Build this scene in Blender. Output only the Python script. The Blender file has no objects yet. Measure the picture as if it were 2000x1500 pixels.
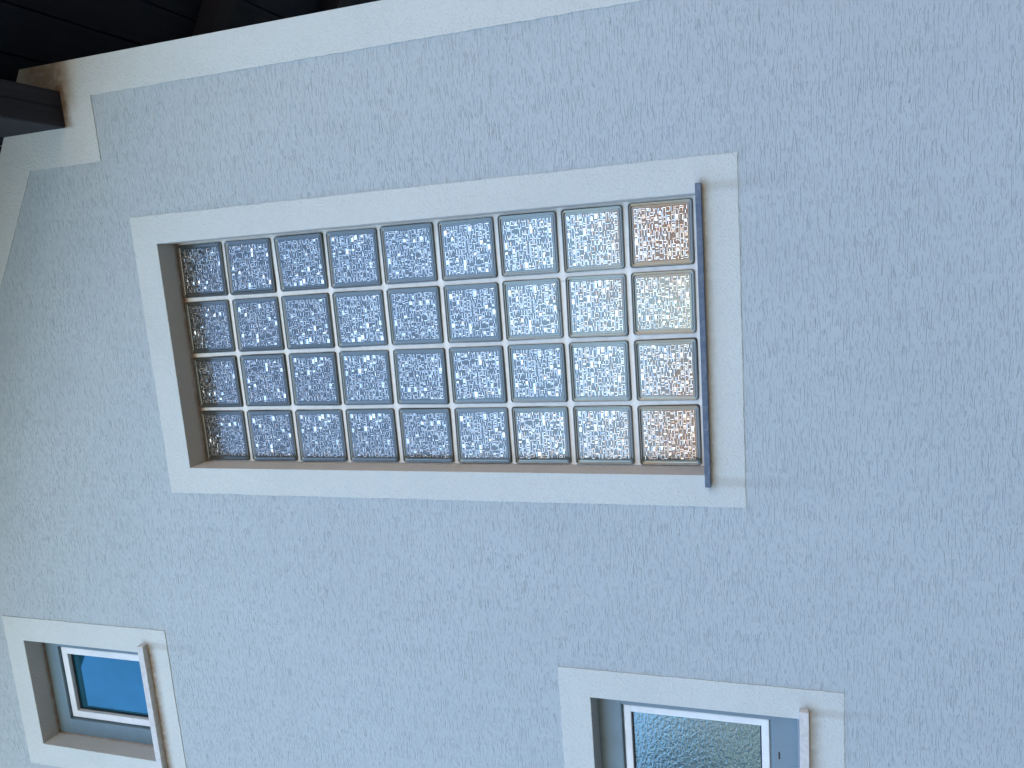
import bpy, bmesh, math, random
from mathutils import Vector, Matrix, noise
R = math.radians
sc = bpy.context.scene
COL = sc.collection

# ------------------------------------------------------------------ camera
cam_d = bpy.data.cameras.new('camera'); cam = bpy.data.objects.new('camera', cam_d); COL.objects.link(cam)
cam_d.sensor_fit = 'HORIZONTAL'; cam_d.sensor_width = 36.0; cam_d.lens = 26.92
cam_d.clip_start = 0.05; cam_d.clip_end = 3000
_r = Vector((-0.07427, 0.29355, -0.95305)); _d = Vector((-0.98353, -0.17950, 0.02136)); _f = Vector((-0.16480, 0.93894, 0.30205))
_m = Matrix((_r, -_d, -_f)).transposed().to_4x4(); _m.translation = Vector((0.26975, -2.19758, 1.54967))
cam.matrix_world = _m
sc.camera = cam

# ------------------------------------------------------------------ world, sun, exposure
SUN_EL, SUN_AZ = R(38), R(-36)          # azimuth measured from +Y towards +X: the sun stands behind the gable
world = bpy.data.worlds.new('World'); sc.world = world; world.use_nodes = True
wn = world.node_tree.nodes; wl = world.node_tree.links
sky = wn.new('ShaderNodeTexSky'); sky.sky_type = 'NISHITA'; sky.sun_disc = False
sky.sun_elevation = SUN_EL; sky.sun_rotation = SUN_AZ
sky.altitude = 300; sky.air_density = 1.0; sky.dust_density = 0.6; sky.ozone_density = 1.6
wl.new(sky.outputs[0], wn['Background'].inputs[0]); wn['Background'].inputs[1].default_value = 0.15
sd = bpy.data.lights.new('sun', 'SUN'); sd.energy = 3.2; sd.angle = R(0.53); sd.color = (1.0, 0.94, 0.85)
sun = bpy.data.objects.new('sun', sd); COL.objects.link(sun)
_dir = Vector((math.sin(SUN_AZ)*math.cos(SUN_EL), math.cos(SUN_AZ)*math.cos(SUN_EL), math.sin(SUN_EL)))
sun.rotation_euler = _dir.to_track_quat('Z', 'Y').to_euler()
sc.view_settings.view_transform = 'Standard'; sc.view_settings.look = 'None'
sc.view_settings.exposure = 2.42; sc.view_settings.gamma = 1.0
sc.view_settings.use_curve_mapping = False
sc.render.engine = 'CYCLES'
sc.cycles.max_bounces = 8; sc.cycles.diffuse_bounces = 4; sc.cycles.glossy_bounces = 4

# ------------------------------------------------------------------ helpers
def obj(name, bm, mats, parent=None, smooth=False):
    me = bpy.data.meshes.new(name); bm.normal_update(); bm.to_mesh(me); bm.free()
    for m in (mats if isinstance(mats, (list, tuple)) else [mats]): me.materials.append(m)
    if smooth:
        for p in me.polygons: p.use_smooth = True
    o = bpy.data.objects.new(name, me); COL.objects.link(o)
    if parent: o.parent = parent
    return o
def empty(name, loc=(0, 0, 0)):
    o = bpy.data.objects.new(name, None); COL.objects.link(o); o.location = loc; o.empty_display_size = .2
    return o
def tag(o, label=None, cat=None, group=None, kind=None):
    if label: o['label'] = label
    if cat: o['category'] = cat
    if group: o['group'] = group
    if kind: o['kind'] = kind
    return o
def box(bm, x0, x1, y0, y1, z0, z1, bev=0.0, seg=2):
    vs = [bm.verts.new(p) for p in ((x0,y0,z0),(x1,y0,z0),(x1,y1,z0),(x0,y1,z0),(x0,y0,z1),(x1,y0,z1),(x1,y1,z1),(x0,y1,z1))]
    fs = [bm.faces.new([vs[i] for i in q]) for q in ((3,2,1,0),(4,5,6,7),(0,1,5,4),(1,2,6,5),(2,3,7,6),(3,0,4,7))]
    if bev > 0:
        es = list({e for f in fs for e in f.edges})
        bmesh.ops.bevel(bm, geom=es, offset=bev, segments=seg, profile=.5, affect='EDGES')
    return fs
def quad(bm, *ps, mi=0):
    f = bm.faces.new([bm.verts.new(p) for p in ps]); f.material_index = mi; return f
def prism(bm, pts, y0, y1):
    """polygon in X,Z (counter-clockwise seen from -Y) pushed from y0 (front) to y1"""
    a = [bm.verts.new((x, y0, z)) for x, z in pts]; b = [bm.verts.new((x, y1, z)) for x, z in pts]
    n = len(pts); bm.faces.new(a); bm.faces.new(b[::-1])
    for i in range(n): bm.faces.new((a[i], b[i], b[(i+1) % n], a[(i+1) % n]))

class NT:
    """small node-material helper"""
    def __init__(s, name):
        s.m = bpy.data.materials.new(name); s.m.use_nodes = True
        s.n = s.m.node_tree.nodes; s.l = s.m.node_tree.links; s.b = s.n['Principled BSDF']
        s.pos = s.n.new('ShaderNodeNewGeometry').outputs['Position']
        s.sep = None
    def inp(s, node, k, v):
        i = node.inputs[k]
        if isinstance(v, bpy.types.NodeSocket): s.l.new(v, i)
        elif v is not None:
            try: i.default_value = v
            except TypeError: i.default_value = tuple(v)
    def math(s, op, a, b=None, c=None, clamp=False):
        n = s.n.new('ShaderNodeMath'); n.operation = op; n.use_clamp = clamp
        for k, v in enumerate((a, b, c)):
            if v is not None: s.inp(n, k, v)
        return n.outputs[0]
    def xyz(s):
        if s.sep is None:
            n = s.n.new('ShaderNodeSeparateXYZ'); s.l.new(s.pos, n.inputs[0]); s.sep = n.outputs
        return s.sep
    def noise(s, scale, detail=2., rough=.5, stretch=None, dist=0., out='Fac', vec=None):
        v = vec or s.pos
        if stretch:
            mp = s.n.new('ShaderNodeMapping'); s.l.new(v, mp.inputs[0]); mp.inputs['Scale'].default_value = stretch; v = mp.outputs[0]
        n = s.n.new('ShaderNodeTexNoise'); s.l.new(v, n.inputs['Vector'])
        n.inputs['Scale'].default_value = scale; n.inputs['Detail'].default_value = detail
        n.inputs['Roughness'].default_value = rough; n.inputs['Distortion'].default_value = dist
        return n.outputs[out]
    def voro(s, scale, stretch=None, feature='F1', out='Distance', vec=None):
        v = vec or s.pos
        if stretch:
            mp = s.n.new('ShaderNodeMapping'); s.l.new(v, mp.inputs[0]); mp.inputs['Scale'].default_value = stretch; v = mp.outputs[0]
        n = s.n.new('ShaderNodeTexVoronoi'); n.feature = feature; s.l.new(v, n.inputs['Vector']); n.inputs['Scale'].default_value = scale
        return n.outputs[out]
    def ramp(s, v, a, b, o0=0., o1=1., smooth=True):
        n = s.n.new('ShaderNodeMapRange'); n.interpolation_type = 'SMOOTHSTEP' if smooth else 'LINEAR'
        for k, x in zip((0, 1, 2, 3, 4), (v, a, b, o0, o1)): s.inp(n, k, x)
        return n.outputs[0]
    def mix(s, f, a, b):
        n = s.n.new('ShaderNodeMix'); n.data_type = 'RGBA'
        s.inp(n, 0, f); s.inp(n, 6, a if isinstance(a, bpy.types.NodeSocket) else (*a, 1)); s.inp(n, 7, b if isinstance(b, bpy.types.NodeSocket) else (*b, 1))
        return n.outputs[2]
    def bump(s, h, strength, dist, prev=None):
        n = s.n.new('ShaderNodeBump'); s.inp(n, 'Height', h); n.inputs['Strength'].default_value = strength; n.inputs['Distance'].default_value = dist
        if prev: s.l.new(prev, n.inputs['Normal'])
        return n.outputs[0]
    def done(s, col=None, rough=None, nrm=None, spec=None, **kw):
        if col is not None: s.inp(s.b, 'Base Color', col if isinstance(col, bpy.types.NodeSocket) else (*col, 1))
        if rough is not None: s.inp(s.b, 'Roughness', rough)
        if nrm is not None: s.l.new(nrm, s.b.inputs['Normal'])
        if spec is not None: s.b.inputs['Specular IOR Level'].default_value = spec
        for k, v in kw.items(): s.inp(s.b, k.replace('_', ' '), v)
        return s.m

# ------------------------------------------------------------------ materials
def drips(t, x, z, spots):
    m = None
    wob = t.math('MULTIPLY', t.math('SUBTRACT', t.noise(14, 2), .5), .012)
    xx = t.math('ADD', x, wob)
    for cx, top, L, w in spots:
        d = t.ramp(t.math('ABSOLUTE', t.math('SUBTRACT', xx, cx)), w*.2, w, 1., 0.)
        v = t.math('MULTIPLY', t.ramp(z, top-L, top), t.math('LESS_THAN', z, top))
        k = t.math('MULTIPLY', d, v); m = k if m is None else t.math('MAXIMUM', m, k)
    return m
SPOTS = [(.415, 1.675, .34, .022), (-.417, 1.675, .42, .024), (-1.115, 3.82, .40, .022), (-1.112, 1.42, .36, .020)]
def mat_stucco():
    t = NT('scratched_blue_render')
    # grooves torn sideways by the float: long in X, a few millimetres tall, broken into short runs
    warp = t.noise(20, 2, .6, out='Color')
    n = t.n.new('ShaderNodeVectorMath'); n.operation = 'MULTIPLY_ADD'
    t.l.new(warp, n.inputs[0]); n.inputs[1].default_value = (.006, .0, .0045); t.l.new(t.pos, n.inputs[2]); wv = n.outputs[0]
    dens = t.math('MULTIPLY', t.math('SUBTRACT', t.noise(4.5, 3, .65), .5), .09)
    g1 = t.math('ADD', t.noise(1.0, 2.0, .55, stretch=(15, 15, 290), vec=wv), dens)
    g2 = t.math('ADD', t.noise(1.0, 1.5, .55, stretch=(44, 44, 460), vec=wv), dens)
    gr = t.math('MAXIMUM', t.ramp(g1, .59, .66), t.math('MULTIPLY', t.ramp(g2, .58, .66), .75))
    fine = t.noise(380, 1, .6); swell = t.noise(9, 1)
    h = t.math('SUBTRACT', t.math('ADD', t.math('MULTIPLY', fine, .10), t.math('MULTIPLY', swell, .5)), gr)
    nr = t.bump(h, 1.0, .00085)
    blot = t.noise(1.3, 3, .6)
    col = t.mix(t.ramp(blot, .3, .7), (.407, .455, .455), (.423, .471, .471))
    col = t.mix(t.math('MULTIPLY', t.ramp(t.noise(5, 2, .7, stretch=(1, 1, .35)), .50, .8), .14), col, (.33, .365, .37))
    col = t.mix(t.math('MULTIPLY', gr, .05), col, (.24, .27, .30))   # groove shade mixed faintly into the wall colour
    x, y, z = t.xyz(); col = t.mix(t.math('MULTIPLY', drips(t, x, z, SPOTS), .22), col, (.24, .24, .22))
    return t.done(col, .9, nr, .25)
def mat_trim(name='white_trim_render', ca=(.522, .548, .510), cb=(.553, .580, .540)):
    t = NT(name)
    x, y, z = t.xyz()
    def win(v, a, b, c, d):   # rises a..b, falls c..d
        return t.math('MULTIPLY', t.ramp(v, a, b), t.ramp(v, c, d, 1., 0.))
    wob = t.math('MULTIPLY', t.math('SUBTRACT', t.noise(24, 3, .6), .5), .02)
    xw = t.math('ADD', x, wob); zw = t.math('ADD', z, wob)
    h = t.math('ADD', t.math('MULTIPLY', t.noise(330, 2, .65), .5), t.ramp(t.noise(170, 2, .5), .45, .75))
    nr = t.bump(h, .7, .0014)
    col = t.mix(t.ramp(t.noise(2.2, 4, .6), .3, .7), ca, cb)
    # brown water stain running down past the purlin end
    s1 = t.math('MULTIPLY', win(xw, .84, .93, 1.05, 1.06), win(zw, 3.72, 3.80, 3.90, 4.0))
    s1b = t.math('MULTIPLY', win(xw, .815, .825, .955, .99), win(zw, 3.755, 3.80, 3.82, 3.83))
    # dirt under the sills
    s2 = t.math('MULTIPLY', win(xw, -1.70, -1.66, -1.13, -1.085), win(zw, 3.772, 3.822, 3.83, 3.832))
    s3 = t.math('MULTIPLY', win(xw, -2.0, -1.95, -1.12, -1.075), win(zw, 1.37, 1.42, 1.425, 1.43))
    s4 = t.math('MULTIPLY', win(xw, -.46, -.42, .42, .45), win(zw, 1.645, 1.678, 1.68, 1.685))
    # rust-brown line where the soffit of the reveals meets frame
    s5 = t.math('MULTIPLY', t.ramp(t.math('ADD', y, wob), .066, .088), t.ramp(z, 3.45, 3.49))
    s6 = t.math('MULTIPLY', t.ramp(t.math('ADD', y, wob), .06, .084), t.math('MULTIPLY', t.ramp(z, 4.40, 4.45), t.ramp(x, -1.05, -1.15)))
    s7 = t.math('MULTIPLY', win(y, .006, .03, .2, .3), win(x, -1.70, -1.64, -1.60, -1.55))
    st = t.math('MULTIPLY', s1, .70)
    for s, k in ((s1b, .9), (s2, .85), (s3, .5), (s4, .4), (s6, .55)):
        st = t.math('MAXIMUM', st, t.math('MULTIPLY', s, k))
    st = t.math('MULTIPLY', st, t.ramp(t.noise(40, 3, .6), .25, .6, .65, 1.))
    col = t.mix(st, col, (.16, .085, .035))
    col = t.mix(t.math('MULTIPLY', drips(t, x, z, SPOTS), .30), col, (.26, .23, .18))
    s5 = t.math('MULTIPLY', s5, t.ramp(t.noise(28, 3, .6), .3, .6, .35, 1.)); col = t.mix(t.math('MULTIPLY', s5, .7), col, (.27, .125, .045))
    # tiny dark specks
    sp = t.math('MULTIPLY', t.ramp(t.voro(62), .03, .09, 1., 0.), t.ramp(t.noise(9, 1), .55, .62))
    col = t.mix(t.math('MULTIPLY', sp, .5), col, (.12, .10, .08))
    return t.done(col, .88, nr, .25)
def mat_mortar():
    t = NT('white_mortar')
    nr = t.bump(t.noise(260, 3, .6), .5, .0012)
    col = t.mix(t.ramp(t.noise(30, 3, .6), .35, .75), (.80, .78, .71), (.71, .69, .62))
    x, y, z = t.xyz()
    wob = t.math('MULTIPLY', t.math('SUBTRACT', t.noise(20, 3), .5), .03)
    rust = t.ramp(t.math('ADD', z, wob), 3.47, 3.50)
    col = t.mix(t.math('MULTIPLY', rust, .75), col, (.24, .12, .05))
    return t.done(col, .85, nr, .3)
def mat_glass(name, base, metal, rough, var=.0):
    t = NT(name)
    dirt = t.noise(60, 3, .6)
    nr = t.bump(t.noise(55, 2, .5), .12, .002)
    return t.done(base, t.ramp(dirt, .4, .8, rough, rough + .12), nr, .5, Metallic=metal, IOR=1.52)
def mat_plain(name, col, rough, bump=None, spec=.5, **kw):
    t = NT(name); nr = None
    if bump: nr = t.bump(t.noise(bump[0], 3, .6), bump[1], bump[2])
    c2 = tuple(v * .86 for v in col)
    return t.done(t.mix(t.ramp(t.noise(6, 4, .65), .35, .7), col, c2), rough, nr, spec, **kw)
def mat_wood(name, col, along='y'):
    t = NT(name)
    st = (60, 2.2, 60) if along == 'y' else (2.2, 60, 2.2)
    g = t.noise(1, 4, .6, stretch=st, dist=.4)
    c2 = tuple(v * .62 for v in col)
    nr = t.bump(g, .5, .0015)
    return t.done(t.mix(t.ramp(g, .35, .7), c2, col), .72, nr, .3)
def mat_stone(name, a, b, spots):
    t = NT(name)
    n1 = t.noise(38, 4, .65); n2 = t.voro(210)
    col = t.mix(t.ramp(n1, .35, .7), a, b)
    col = t.mix(t.math('MULTIPLY', t.ramp(n2, .15, .4, 1., 0.), .7), col, spots)
    return t.done(col, .45, t.bump(n1, .3, .001), .5)

M = {}
M['stucco'] = mat_stucco(); M['trim'] = mat_trim(); M['reveal'] = mat_trim('warm_bounce_reveal_trim', (.505, .495, .46), (.545, .53, .495)); M['mortar'] = mat_mortar()  # reveal copy of the trim has warm bounce light put into its colour
M['glass'] = mat_glass('clear_block_glass', (.155, .16, .142), .7, .08)
M['field'] = mat_glass('clear_block_glass_field', (.125, .13, .125), .7, .12)
M['relief'] = mat_glass('pressed_relief_glass', (.78, .76, .72), 1.0, .19)
M['seal'] = mat_plain('dark_block_edge_seal', (.09, .09, .085), .6)  # thin dark ring where each block meets the mortar
M['wood'] = mat_wood('dark_stained_timber', (.026, .023, .030))
M['board'] = mat_wood('dark_stained_boards', (.011, .0135, .026))
M['rafter'] = mat_wood('dark_stained_rafter', (.016, .0145, .0225), 'x')
M['pvc_grey'] = mat_plain('blue_grey_frame_paint', (.155, .225, .262), .38, (300, .1, .0004))
M['pvc_white'] = mat_plain('white_glazing_bead', (.78, .78, .75), .35)
M['gasket'] = mat_plain('black_gasket', (.015, .015, .017), .5)
M['pane'] = mat_plain('clear_pane_glass', (.035, .18, .26), .02, None, .5, Metallic=.7, IOR=1.6)
M['sill_blue'] = mat_stone('weathered_blue_stone', (.055, .088, .14), (.11, .145, .185), (.018, .028, .045))
M['sill_white'] = mat_stone('veined_pale_stone', (.60, .585, .555), (.47, .46, .44), (.52, .47, .40))
M['tile'] = mat_plain('terracotta_roof', (.50, .27, .16), .8, (30, .4, .01))
M['cream'] = mat_plain('cream_plaster', (.66, .56, .42), .9, (60, .3, .004))
M['ochre'] = mat_plain('ochre_plaster', (.66, .47, .30), .9, (60, .3, .004))
M['brown'] = mat_plain('brown_wood', (.12, .06, .03), .6)
M['bark'] = mat_plain('bark', (.10, .075, .055), .9, (30, .8, .02))
M['leaf'] = mat_plain('leaf_green', (.06, .10, .025), .55)
M['hedge'] = mat_plain('hedge_green', (.045, .075, .02), .6)
M['web'] = mat_plain('spider_silk', (.8, .8, .8), .5)
def mat_frosted():
    t = NT('patterned_pane_glass')
    n = t.noise(1, 2, .5, stretch=(62, 62, 95), dist=.5)
    return t.done((.125, .205, .26), .12, t.bump(n, .2, .0042), .5, Metallic=.7, IOR=1.6)
M['frosted'] = mat_frosted()
def mat_ground():
    t = NT('dark_ground')  # unseen ground, toned dark to cut the bounce light under the lintels
    c = t.mix(t.ramp(t.noise(.6, 5, .6), .35, .7), (.07, .068, .052), (.05, .055, .04))
    c = t.mix(t.ramp(t.noise(45, 2), .45, .65), c, (.11, .105, .09))
    return t.done(c, .95, t.bump(t.noise(60, 3), .6, .02), .2)

# ------------------------------------------------------------------ ground
bm = bmesh.new(); quad(bm, (-1500,-1500,0), (1500,-1500,0), (1500,1500,0), (-1500,1500,0))
tag(obj('ground', bm, mat_ground()), kind='structure')

# ------------------------------------------------------------------ the house
XR, XL = 1.031, -7.0                       # wall corners
def rake(x):                               # underside of the roof on the gable wall
    return 3.966 + .57*(XR - x)
XC = (XR + XL)/2; ZC = rake(XC); DEPTH = 9.0
house = empty('house')
tag(house, 'pale blue rendered gable house with white window surrounds and dark timber eaves', 'house')

OPEN = dict(main=(-.396, .400, 1.690, 3.494, .097), small=(-1.621, -1.149, 3.846, 4.461, .085), low=(-1.96, -1.14, 1.445, 2.072, .098))
FR = dict(main=(-.491, .496, 1.581, 3.592), small=(-1.722, -1.046, 3.727, 4.555), low=(-2.06, -1.043, 1.323, 2.174))
# front wall with openings, gable-shaped
bm = bmesh.new()
xs = sorted({XL, XR, *[v for o in OPEN.values() for v in o[:2]]}); zs = sorted({0., 8., *[v for o in OPEN.values() for v in o[2:4]]})
for i in range(len(xs)-1):
    for k in range(len(zs)-1):
        cx, cz = (xs[i]+xs[i+1])/2, (zs[k]+zs[k+1])/2
        if any(o[0] < cx < o[1] and o[2] < cz < o[3] for o in OPEN.values()): continue
        quad(bm, (xs[i],0,zs[k]), (xs[i+1],0,zs[k]), (xs[i+1],0,zs[k+1]), (xs[i],0,zs[k+1]))
bmesh.ops.remove_doubles(bm, verts=bm.verts, dist=1e-5)
for s in (1, -1):
    nrm = Vector((.57*s, 0, 1)).normalized()
    bmesh.ops.bisect_plane(bm, geom=bm.verts[:]+bm.edges[:]+bm.faces[:], plane_co=(XC, 0, ZC+.03), plane_no=nrm, clear_outer=True)
# side walls, back wall
quad(bm, (XR,0,0), (XR,DEPTH,0), (XR,DEPTH,3.99), (XR,0,3.99))
quad(bm, (XL,DEPTH,0), (XL,0,0), (XL,0,3.99), (XL,DEPTH,3.99))
f = bm.faces.new([bm.verts.new(p) for p in ((XR,DEPTH,0),(XL,DEPTH,0),(XL,DEPTH,3.96),(XC,DEPTH,ZC),(XR,DEPTH,3.96))])
obj('wall', bm, M['stucco'], house)

def wavy(p, q, amp=.0011, step=.012):
    p, q = Vector(p), Vector(q); L = (q-p).length; n = max(1, int(L/step)); nn = Vector((-(q-p).y, (q-p).x)).normalized(); out = []
    for i in range(1, n):
        c = p + (q-p)*i/n; k = noise.noise((c.x*55, c.y*55, 3.7))*amp*1.6 + noise.noise((c.x*9, c.y*9, 1.2))*amp
        out.append(tuple(c + nn*k))
    return out
# white bands: corner band with the step round the purlin, then up the rake (one continuous polygon, 3 mm proud)
P = .003
bm = bmesh.new()
def rb(x): return 3.995 + .595*(.694 - x)
# triangulated by hand into convex strips so that no face is concave
def strip(pts): prism(bm, pts, -P, .0)
strip([(.911,0),(XR+P,0),(XR+P,3.677),(.911,3.677)] + wavy((.911,3.677), (.911,0)))
strip([(.694,3.677)] + wavy((.694,3.677), (.911,3.677)) + [(.911,3.677),(XR+P,3.677),(XR+P,rake(XR)+.01),(.694,rake(.694)+.01),(.694,rb(.694))] + wavy((.694,rb(.694)), (.694,3.677)))
strip([(XC,rb(XC))] + wavy((XC,rb(XC)), (.694,rb(.694))) + [(.694,rb(.694)),(.694,rake(.694)+.01),(XC,ZC+.01)])
strip([(XL+.12,3.70),(XC,rb(XC)),(XC,ZC+.01),(XL-P,3.976)])
strip([(XL-P,0),(XL+.12,0),(XL+.12,3.70),(XL-P,3.976)])
bmesh.ops.remove_doubles(bm, verts=bm.verts, dist=1e-5)
obj('corner_and_rake_band', bm, M['trim'], house)

def surround(key):
    x0, x1, z0, z1, d = OPEN[key]; a0, a1, b0, b1 = FR[key]
    bm = bmesh.new()
    def ring(pa, pb):   # four quads between two rectangles of 3-D corners
        for i in range(4): bm.faces.new((pa[i], pa[(i+1)%4], pb[(i+1)%4], pb[i]))
    V = lambda x0,x1,z0,z1,y: [bm.verts.new(p) for p in ((x0,y,z0),(x1,y,z0),(x1,y,z1),(x0,y,z1))]
    o0 = V(a0,a1,b0,b1,0); o1 = V(a0,a1,b0,b1,-P); i0 = V(x0,x1,z0,z1,-P); i1 = V(x0,x1,z0,z1,d+.03)
    oc = [(a0,b0),(a1,b0),(a1,b1),(a0,b1)]
    for i in range(4):
        mid = wavy(oc[i], oc[(i+1)%4]); fr = [bm.verts.new((x, -P, z)) for x, z in mid]; bk = [bm.verts.new((x, 0, z)) for x, z in mid]
        fr = [o1[i]] + fr + [o1[(i+1)%4]]; bk = [o0[i]] + bk + [o0[(i+1)%4]]
        bm.faces.new(fr + [i0[(i+1)%4], i0[i]])
        for k in range(len(fr)-1): bm.faces.new((bk[k], bk[k+1], fr[k+1], fr[k]))
    nf = len(bm.faces); ring(i0, i1)
    bm.faces.ensure_lookup_table()
    for f in bm.faces[nf:]: f.material_index = 1
    es = [e for e in bm.edges if (e.verts[0] in i0 and e.verts[1] in i0)]
    bmesh.ops.bevel(bm, geom=es, offset=.0022, segments=2, profile=.5, affect='EDGES')
    return obj('window_surround', bm, [M['trim'], M['reveal']], house)
for k in OPEN: surround(k)

# ---- glass block window
GY = .097; Z0 = 1.70; BP = .2; BH = .0953
bm = bmesh.new()                            # mortar: a slab with a slightly dished joint face
x0, x1, z0, z1, d = OPEN['main']
MY = GY - .0012
quad(bm, (x0,MY,z0), (x1,MY,z0), (x1,MY,z1+.004), (x0,MY,z1+.004))
quad(bm, (x0,MY+.07,z0), (x0,MY+.07,z1), (x1,MY+.07,z1), (x1,MY+.07,z0))
win = obj('glass_block_window', bm, M['mortar'], house)
win['label'] = 'tall window of thirty-six patterned glass blocks set in white mortar'

def rrect(h, r, n=4):
    pts = []
    for cx, cz, a0 in ((h-r, h-r, 0), (-h+r, h-r, 90), (-h+r, -h+r, 180), (h-r, -h+r, 270)):
        for i in range(n+1):
            a = R(a0 + 90*i/n); pts.append((cx + r*math.cos(a), cz + r*math.sin(a)))
    return pts
def block_mesh(seed):
    rnd = random.Random(seed); bm = bmesh.new(); SH = -.0045
    prof = [(.0940,.009,.004,0),(.0930,.009,-.0008,2),(.0919,.009,-.0012,0),(.0911,.008,-.0042,0),(.0896,.008,-.0056,0),(.0882,.008,-.0050,0),(.0872,.007,-.0030,0),
            (.0860,.007,-.0034,0),(.0822,.006,-.0026,0),(.0810,.006,-.0012,0),(.0802,.006,-.0016,0),(.0780,.004,-.0010,0)]
    prev = None
    for h, r, y, mi in prof:
        ring = [bm.verts.new((x, y if h > .0915 else y + SH, z)) for x, z in rrect(h*1.012, r)]
        if prev:
            n = len(ring)
            for i in range(n):
                f = bm.faces.new((prev[i], ring[i], ring[(i+1)%n], prev[(i+1)%n])); f.smooth = mi == 0; f.material_index = pm
        prev = ring; pm = mi
    f = bm.faces.new(prev[::-1]); f.material_index = 3
    Y = -.0010 + SH
    def bar(xa, xb, za, zb, hgt):
        s = min(xb-xa, zb-za)*.30
        tx, tz = rnd.gauss(0, .045), rnd.gauss(.01, .045); w, hh = xb-xa, zb-za
        b = [bm.verts.new((x, Y, z)) for x, z in ((xa,za),(xb,za),(xb,zb),(xa,zb))]
        t = [bm.verts.new((x, Y-hgt + (x-(xa+xb)/2)*tx + (z-(za+zb)/2)*tz, z)) for x, z in ((xa+s,za+s),(xb-s,za+s),(xb-s,zb-s),(xa+s,zb-s))]
        for q in ((t[0],t[1],t[2],t[3]), *[(b[i], b[(i+1)%4], t[(i+1)%4], t[i]) for i in range(4)]):
            f = bm.faces.new(q); f.material_index = 1
    # strips 8 mm tall, each cut into short pieces; a piece is a pad, a hook, a ring, a pair of bars or one bar
    S = .154; n = 13; p = S/n; T = .0024
    for k in range(n):
        za = -S/2 + k*p + rnd.uniform(0, .0008); zb = za + p - .0012; x = -S/2 + rnd.uniform(0, .003)
        while x < S/2 - .004:
            w = min(rnd.choice((.007, .008, .010, .012, .014, .017)), S/2 - x)
            xb = x + w - .0012; hgt = rnd.uniform(.0005, .0010); c = rnd.random()
            if xb - x < .0035 or c < .08: bar(x, xb, za, zb, hgt)
            elif c < .62:
                o = rnd.choice('UDLR') if xb-x > .0065 else 'L'
                if o != 'U': bar(x, xb, zb-T, zb, hgt)
                if o != 'D': bar(x, xb, za, za+T, hgt)
                zlo = za + (T if o != 'D' else 0); zhi = zb - (T if o != 'U' else 0)
                if o != 'L': bar(x, x+T, zlo, zhi, hgt)
                if o != 'R': bar(xb-T, xb, zlo, zhi, hgt)
            elif c < .80: bar(x, xb, zb-T, zb, hgt); bar(x, xb, za, za+T, hgt)
            elif c < .92: bar(x, xb, (za+zb)/2-T*.6, (za+zb)/2+T*.6, hgt)
            else: bar(x, x+T, za, zb, hgt)
            x += w
    me = bpy.data.meshes.new('glass_block'); bm.normal_update(); bm.to_mesh(me); bm.free()
    for m in (M['glass'], M['relief'], M['seal'], M['field']): me.materials.append(m)
    return me
variants = [block_mesh(s) for s in (3, 11, 29)]
rnd = random.Random(5)
for r in range(9):
    for c in range(4):
        o = bpy.data.objects.new('glass_block', variants[(r*2 + c*3 + (r//3)) % 3]); COL.objects.link(o); o.parent = win
        o.location = ((c - 1.5)*BP + rnd.gauss(0,.0006), GY, Z0 + (r + .5)*BP + rnd.gauss(0,.0006))
        o.rotation_euler = (rnd.gauss(0, .010), rnd.choice((0, 0, math.pi)) + rnd.gauss(0, .003), rnd.gauss(0, .010))
bm = bmesh.new(); box(bm, -.425, .425, -.030, GY+.001, 1.675, 1.6915, .002)
s = obj('sill', bm, M['sill_blue'], win); s['label'] = 'thin weathered blue-grey stone sill'

# ---- casement windows
def casement(key, label, fw, bead, pane_mat, sill, drop):
    x0, x1, z0, z1, d = OPEN[key]; z0 -= drop
    def frame(bm, a0,a1,b0,b1, w, y0, y1, bev):
        box(bm, a0, a1, y0, y1, b1-w, b1, bev); box(bm, a0, a1, y0, y1, b0, b0+w, bev)
        box(bm, a0, a0+w, y0+.0004, y1, b0+w-bev, b1-w+bev, bev); box(bm, a1-w, a1, y0+.0004, y1, b0+w-bev, b1-w+bev, bev)
    bm = bmesh.new(); e = .002
    frame(bm, x0-.02, x1+.02, z0-.02, z1+.02, fw+.02, d, d+.06, .003)
    w = obj('casement_window', bm, M['pvc_grey'], house); w['label'] = label
    a = (x0+fw, x1-fw, z0+fw, z1-fw)
    bm = bmesh.new(); frame(bm, a[0]-.01, a[1]+.01, a[2]-.01, a[3]+.01, .018, d+.020, d+.055, .002)
    obj('sash_rebate', bm, M['pvc_grey'], w)
    bm = bmesh.new(); frame(bm, a[0]+.006, a[1]-.006, a[2]+.006, a[3]-.006, bead, d+.010, d+.05, .003)
    obj('glazing_bead', bm, M['pvc_white'], w)
    g = bead + .006
    bm = bmesh.new(); frame(bm, a[0]+g-.002, a[1]-g+.002, a[2]+g-.002, a[3]-g+.002, .006, d+.026, d+.05, .001)
    obj('gasket', bm, M['gasket'], w)
    bm = bmesh.new(); box(bm, a[0]+g-.004, a[1]-g+.004, d+.032, d+.045, a[2]+g-.004, a[3]-g+.004)
    obj('pane', bm, pane_mat, w)
    bm = bmesh.new(); box(bm, sill[0], sill[1], sill[2], d, sill[3], sill[4], .002)
    s = obj('sill', bm, M['sill_white'], w); s['label'] = 'pale veined stone sill with dirt beneath it'
    return w, a
casement('small', 'small grey-framed casement window with clear pane mirroring blue sky', .068, .030, M['pane'], (-1.665, -1.107, -.028, 3.820, 3.847), .0)
wlow, a = casement('low', 'grey-framed casement window with patterned obscured pane', .078, .024, M['frosted'], (-2.0, -1.104, -.024, 1.4195, 1.446), .0)
bm = bmesh.new(); box(bm, -1.349, -1.325, .0965, .099, 1.4985, 1.5035); obj('drain_slot', bm, M['gasket'], wlow)

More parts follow.
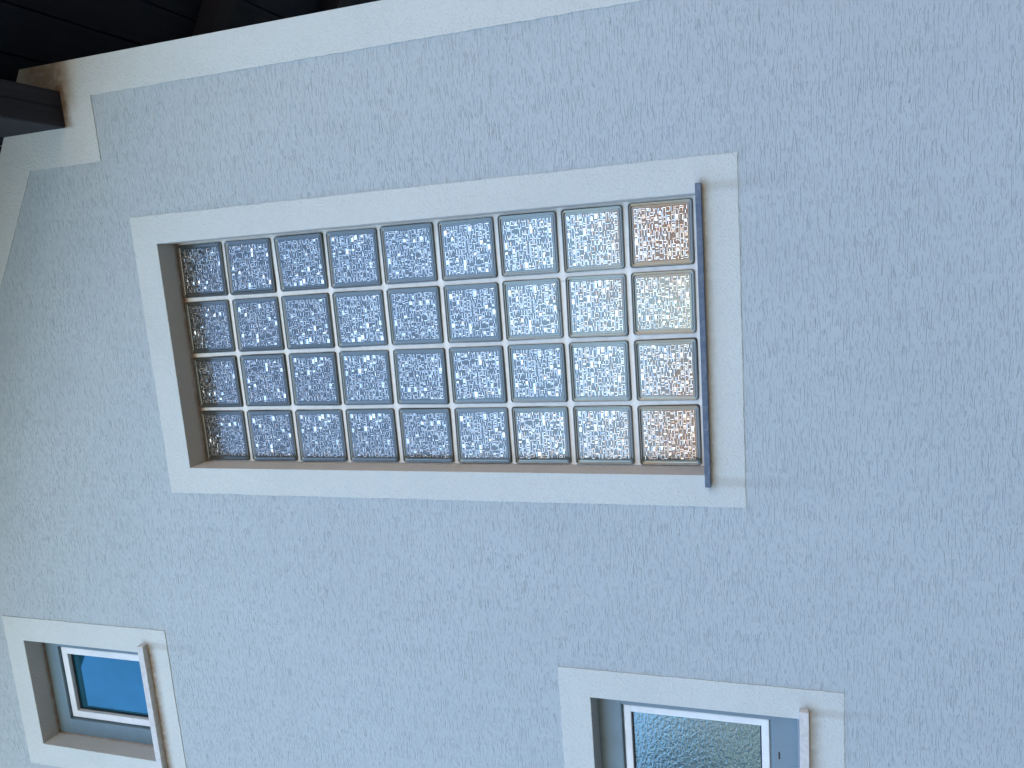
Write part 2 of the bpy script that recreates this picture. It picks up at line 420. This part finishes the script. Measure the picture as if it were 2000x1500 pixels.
# ---- roof: boarded underside, rafters, purlin, tiles
YF, OV = -1.05, 1.25
def roof_pt(s, u, n, y):
    """s=+1 right slope; u metres down-slope (horizontal) from ridge; n height above the underside"""
    return (XC + s*u, y, ZC - .57*u + n)
UMAX = (XR - XC) + OV
roof = None
bm = bmesh.new()
for s in (1, -1):
    for n0, n1, u1, ya, yb in ((.025, .20, UMAX, YF, DEPTH+.7),):
        v = [bm.verts.new(roof_pt(s, u, n, y)) for u in (0, u1) for n in (n0, n1) for y in (ya, yb)]
        for q in ((0,1,5,4),(2,6,7,3),(0,4,6,2),(1,3,7,5),(4,5,7,6),(0,2,3,1)):
            bm.faces.new([v[i] for i in q])
bmesh.ops.recalc_face_normals(bm, faces=bm.faces)
roof = obj('roof', bm, M['tile'], house)
bw = .14; nb = int(UMAX/bw)                 # soffit boards run along the eaves, seen from below
me0 = {}
for s in (1, -1):
    for k in range(nb+1):
        u0, u1 = k*bw, min((k+1)*bw - .006, UMAX)
        if u1 - u0 < .02: continue
        bm = bmesh.new()
        v = [bm.verts.new(roof_pt(s, u, n, y)) for u in (u0, u1) for n in (.002, .024) for y in (YF, DEPTH+.6)]
        for q in ((0,1,5,4),(2,6,7,3),(0,4,6,2),(1,3,7,5),(4,5,7,6),(0,2,3,1)): bm.faces.new([v[i] for i in q])
        bmesh.ops.recalc_face_normals(bm, faces=bm.faces)
        if s == 1 and k*bw > 1.5: obj('soffit_board', bm, M['board'], roof)
        else:
            o = obj('soffit_board', bm, M['board'], roof)
# rafters under the side eaves (behind the gable wall)
for s in (1,):
    for y in (.80, 1.62, 2.44, 3.26, 4.08, 4.90, 5.72, 6.54, 7.36):
        bm = bmesh.new(); ua, ub = (XR - XC) + .0, UMAX - .03
        v = [bm.verts.new(roof_pt(s, u, n, yy)) for u in (ua, ub) for n in (-.10, .001) for yy in (y-.05, y+.05)]
        for q in ((0,1,5,4),(2,6,7,3),(0,4,6,2),(1,3,7,5),(4,5,7,6),(0,2,3,1)): bm.faces.new([v[i] for i in q])
        bmesh.ops.recalc_face_normals(bm, faces=bm.faces)
        obj('rafter', bm, M['rafter'], roof)
# the purlin through the gable wall, with a drying crack along its underside
bm = bmesh.new()
pa, pb, pz = .820, .942, 3.804
cr = .886
prof = [(pa+.004,pz),(cr-.0013,pz),(cr,pz+.012),(cr+.0012,pz),(pb-.004,pz),(pb,pz+.004),(pb,rake(pb)+.002),(pa,rake(pa)+.002),(pa,pz+.004)]
ys = [-.96 + .06*i for i in range(18)]; rows = []
for y in ys:
    row = []
    for i, (x, z) in enumerate(prof):
        w = .004*noise.noise((y*3.1, 2.0, 0)) if i in (1, 2, 3) else 0
        row.append(bm.verts.new((x + w, min(y, .02), z)))
    rows.append(row)
n = len(prof)
for a_, b_ in zip(rows[:-1], rows[1:]):
    for i in range(n): bm.faces.new((a_[i], b_[i], b_[(i+1)%n], a_[(i+1)%n]))
bm.faces.new(rows[0]); 
bmesh.ops.recalc_face_normals(bm, faces=bm.faces)
pu = obj('purlin', bm, M['wood'], house); pu['label'] = 'dark cracked timber purlin end under the eaves'
# fascia boards on the gable edge
for s in (1, -1):
    bm = bmesh.new()
    v = [bm.verts.new(roof_pt(s, u, n_, y)) for u in (0, UMAX) for n_ in (-.03, .22) for y in (YF-.026, YF-.001)]
    for q in ((0,1,5,4),(2,6,7,3),(0,4,6,2),(1,3,7,5),(4,5,7,6),(0,2,3,1)): bm.faces.new([v[i] for i in q])
    bmesh.ops.recalc_face_normals(bm, faces=bm.faces); obj('verge_board', bm, M['rafter'], roof)

# ------------------------------------------------------------------ a strand of spider silk on the blocks
def strand(pts, r=.0007):
    cu = bmesh.new(); prev = None
    for i, p in enumerate(pts):
        p = Vector(p); ring = [cu.verts.new(p + Vector((r*math.cos(a), 0, r*math.sin(a)))) for a in (0, 2.1, 4.2)]
        if prev:
            for k in range(3): cu.faces.new((prev[k], prev[(k+1)%3], ring[(k+1)%3], ring[k]))
        prev = ring
    return cu
def arc(a, b, sag, n=9):
    a, b = Vector(a), Vector(b); d = (b-a); s = Vector((d.z, 0, -d.x)).normalized()
    return [a + d*t + s*sag*4*t*(1-t) for t in [i/n for i in range(n+1)]]
bm = strand(arc((.166,.083,2.118), (.086,.083,2.112), .010), .0008)
tag(obj('cobweb_strand', bm, M['web']), 'curved pale strand of spider silk across a glass block joint, second row from the bottom', 'cobweb')
bm = strand(arc((.182,.083,2.105), (.186,.083,2.068), .002), .0006)
tag(obj('cobweb_strand', bm, M['web']), 'short straight thread of spider silk at a mortar crossing of the glass blocks', 'cobweb')

# ------------------------------------------------------------------ what stands across the street, mirrored in the glass
def neighbour(name, label, x, y, w, dpt, eave, ridge, wall):
    h = tag(empty(name, (x, y, 0)), label, 'house')
    bm = bmesh.new()
    v = [bm.verts.new(p) for p in ((-w/2,0,0),(w/2,0,0),(w/2,-dpt,0),(-w/2,-dpt,0),(-w/2,0,eave),(w/2,0,eave),(w/2,-dpt,eave),(-w/2,-dpt,eave),(-w/2,-dpt/2,ridge),(w/2,-dpt/2,ridge))]
    for q in ((1,0,4,5),(3,2,6,7),(2,1,5,9,6),(0,3,7,8,4)): bm.faces.new([v[i] for i in q])
    obj('wall', bm, wall, h)
    bm = bmesh.new(); sl = (ridge-eave)/(dpt/2); o = .5
    for s in (0, 1):
        ya, za = (o, eave - sl*o) if s == 0 else (-dpt-o, eave - sl*o)
        quad(bm, (-w/2-o, ya, za+.05), (w/2+o, ya, za+.05), (w/2+o, -dpt/2, ridge+.05), (-w/2-o, -dpt/2, ridge+.05))
        quad(bm, (-w/2-o, ya, za+.2), (w/2+o, ya, za+.2), (w/2+o, -dpt/2, ridge+.2), (-w/2-o, -dpt/2, ridge+.2))
        quad(bm, (-w/2-o, ya, za+.05), (w/2+o, ya, za+.05), (w/2+o, ya, za+.2), (-w/2-o, ya, za+.2))
    bmesh.ops.recalc_face_normals(bm, faces=bm.faces)
    obj('roof', bm, M['tile'], h)
    for k in range(4):
        cx = -w/2 + w*(k+.5)/4
        bm = bmesh.new(); box(bm, cx-.55, cx+.55, .0, .05, 1.0, 2.4); wn_ = obj('window', bm, M['brown'], h)
        bm = bmesh.new(); box(bm, cx-.47, cx+.47, .05, .06, 1.08, 2.32); obj('pane', bm, M['pane'], wn_)
    return h
neighbour('house', 'ochre house added out of view right of the gable for its warm bounce light', 11.0, -1.2, 7, 9, 4.6, 7.0, M['ochre'])  # unseen house added to throw warm light onto the window reveals
neighbour('house', 'cream house with terracotta roof straight across the street, seen only as reflections', 5.2, -19, 10.4, 8, 2.9, 5.1, M['cream'])
neighbour('house', 'second cream house with terracotta roof across the street behind the trees, seen only as reflections', -9.3, -19, 9.4, 8, 2.7, 4.8, M['cream'])
def tree(label, x, y, hgt, rad, seed):
    rnd = random.Random(seed); t = tag(empty('tree', (x, y, 0)), label, 'tree')
    bm = bmesh.new(); segs = 8
    def limb(a, b, ra, rb):
        a, b = Vector(a), Vector(b); q = (b-a).to_track_quat('Z', 'Y'); rr = []
        for p, r_ in ((a, ra), (b, rb)): rr.append([bm.verts.new(p + q @ Vector((r_*math.cos(2*math.pi*i/segs), r_*math.sin(2*math.pi*i/segs), 0))) for i in range(segs)])
        for i in range(segs): bm.faces.new((rr[0][i], rr[0][(i+1)%segs], rr[1][(i+1)%segs], rr[1][i]))
    limb((0,0,0), (.1,0,hgt*.45), .2, .13); limb((.1,0,hgt*.45), (0,.1,hgt*.85), .13, .04)
    for k in range(6):
        a_ = k*1.05; limb((.1,0,hgt*(.38+.05*k)), (rad*.7*math.cos(a_), rad*.7*math.sin(a_), hgt*(.55+.05*k)), .08, .02)
    obj('trunk', bm, M['bark'], t)
    bm = bmesh.new()
    cl = [(Vector((rnd.gauss(0,rad*.42), rnd.gauss(0,rad*.42), hgt*.66 + rnd.gauss(0,hgt*.14))), rad*rnd.uniform(.28,.5)) for _ in range(26)]
    for _ in range(5200):
        c, r_ = rnd.choice(cl); d_ = Vector((rnd.gauss(0,1), rnd.gauss(0,1), rnd.gauss(0,1))).normalized()*r_*rnd.random()**.4
        p = c + d_; a_ = Vector((rnd.gauss(0,1), rnd.gauss(0,1), rnd.gauss(0,1))).normalized(); b_ = a_.orthogonal().normalized(); s_ = rnd.uniform(.06,.14)
        bm.faces.new([bm.verts.new(p + v) for v in (a_*s_, b_*s_*.5, -a_*s_, -b_*s_*.5)])
    obj('crown', bm, M['leaf'], t)
tree('broad leafy green tree in front of the second cream house, mirrored in the obscured pane', -12.8, -14, 5.2, 2.0, 1)
tree('taller leafy green tree at the far left, mirrored in the obscured pane', -17.5, -16.5, 6.0, 2.3, 2)
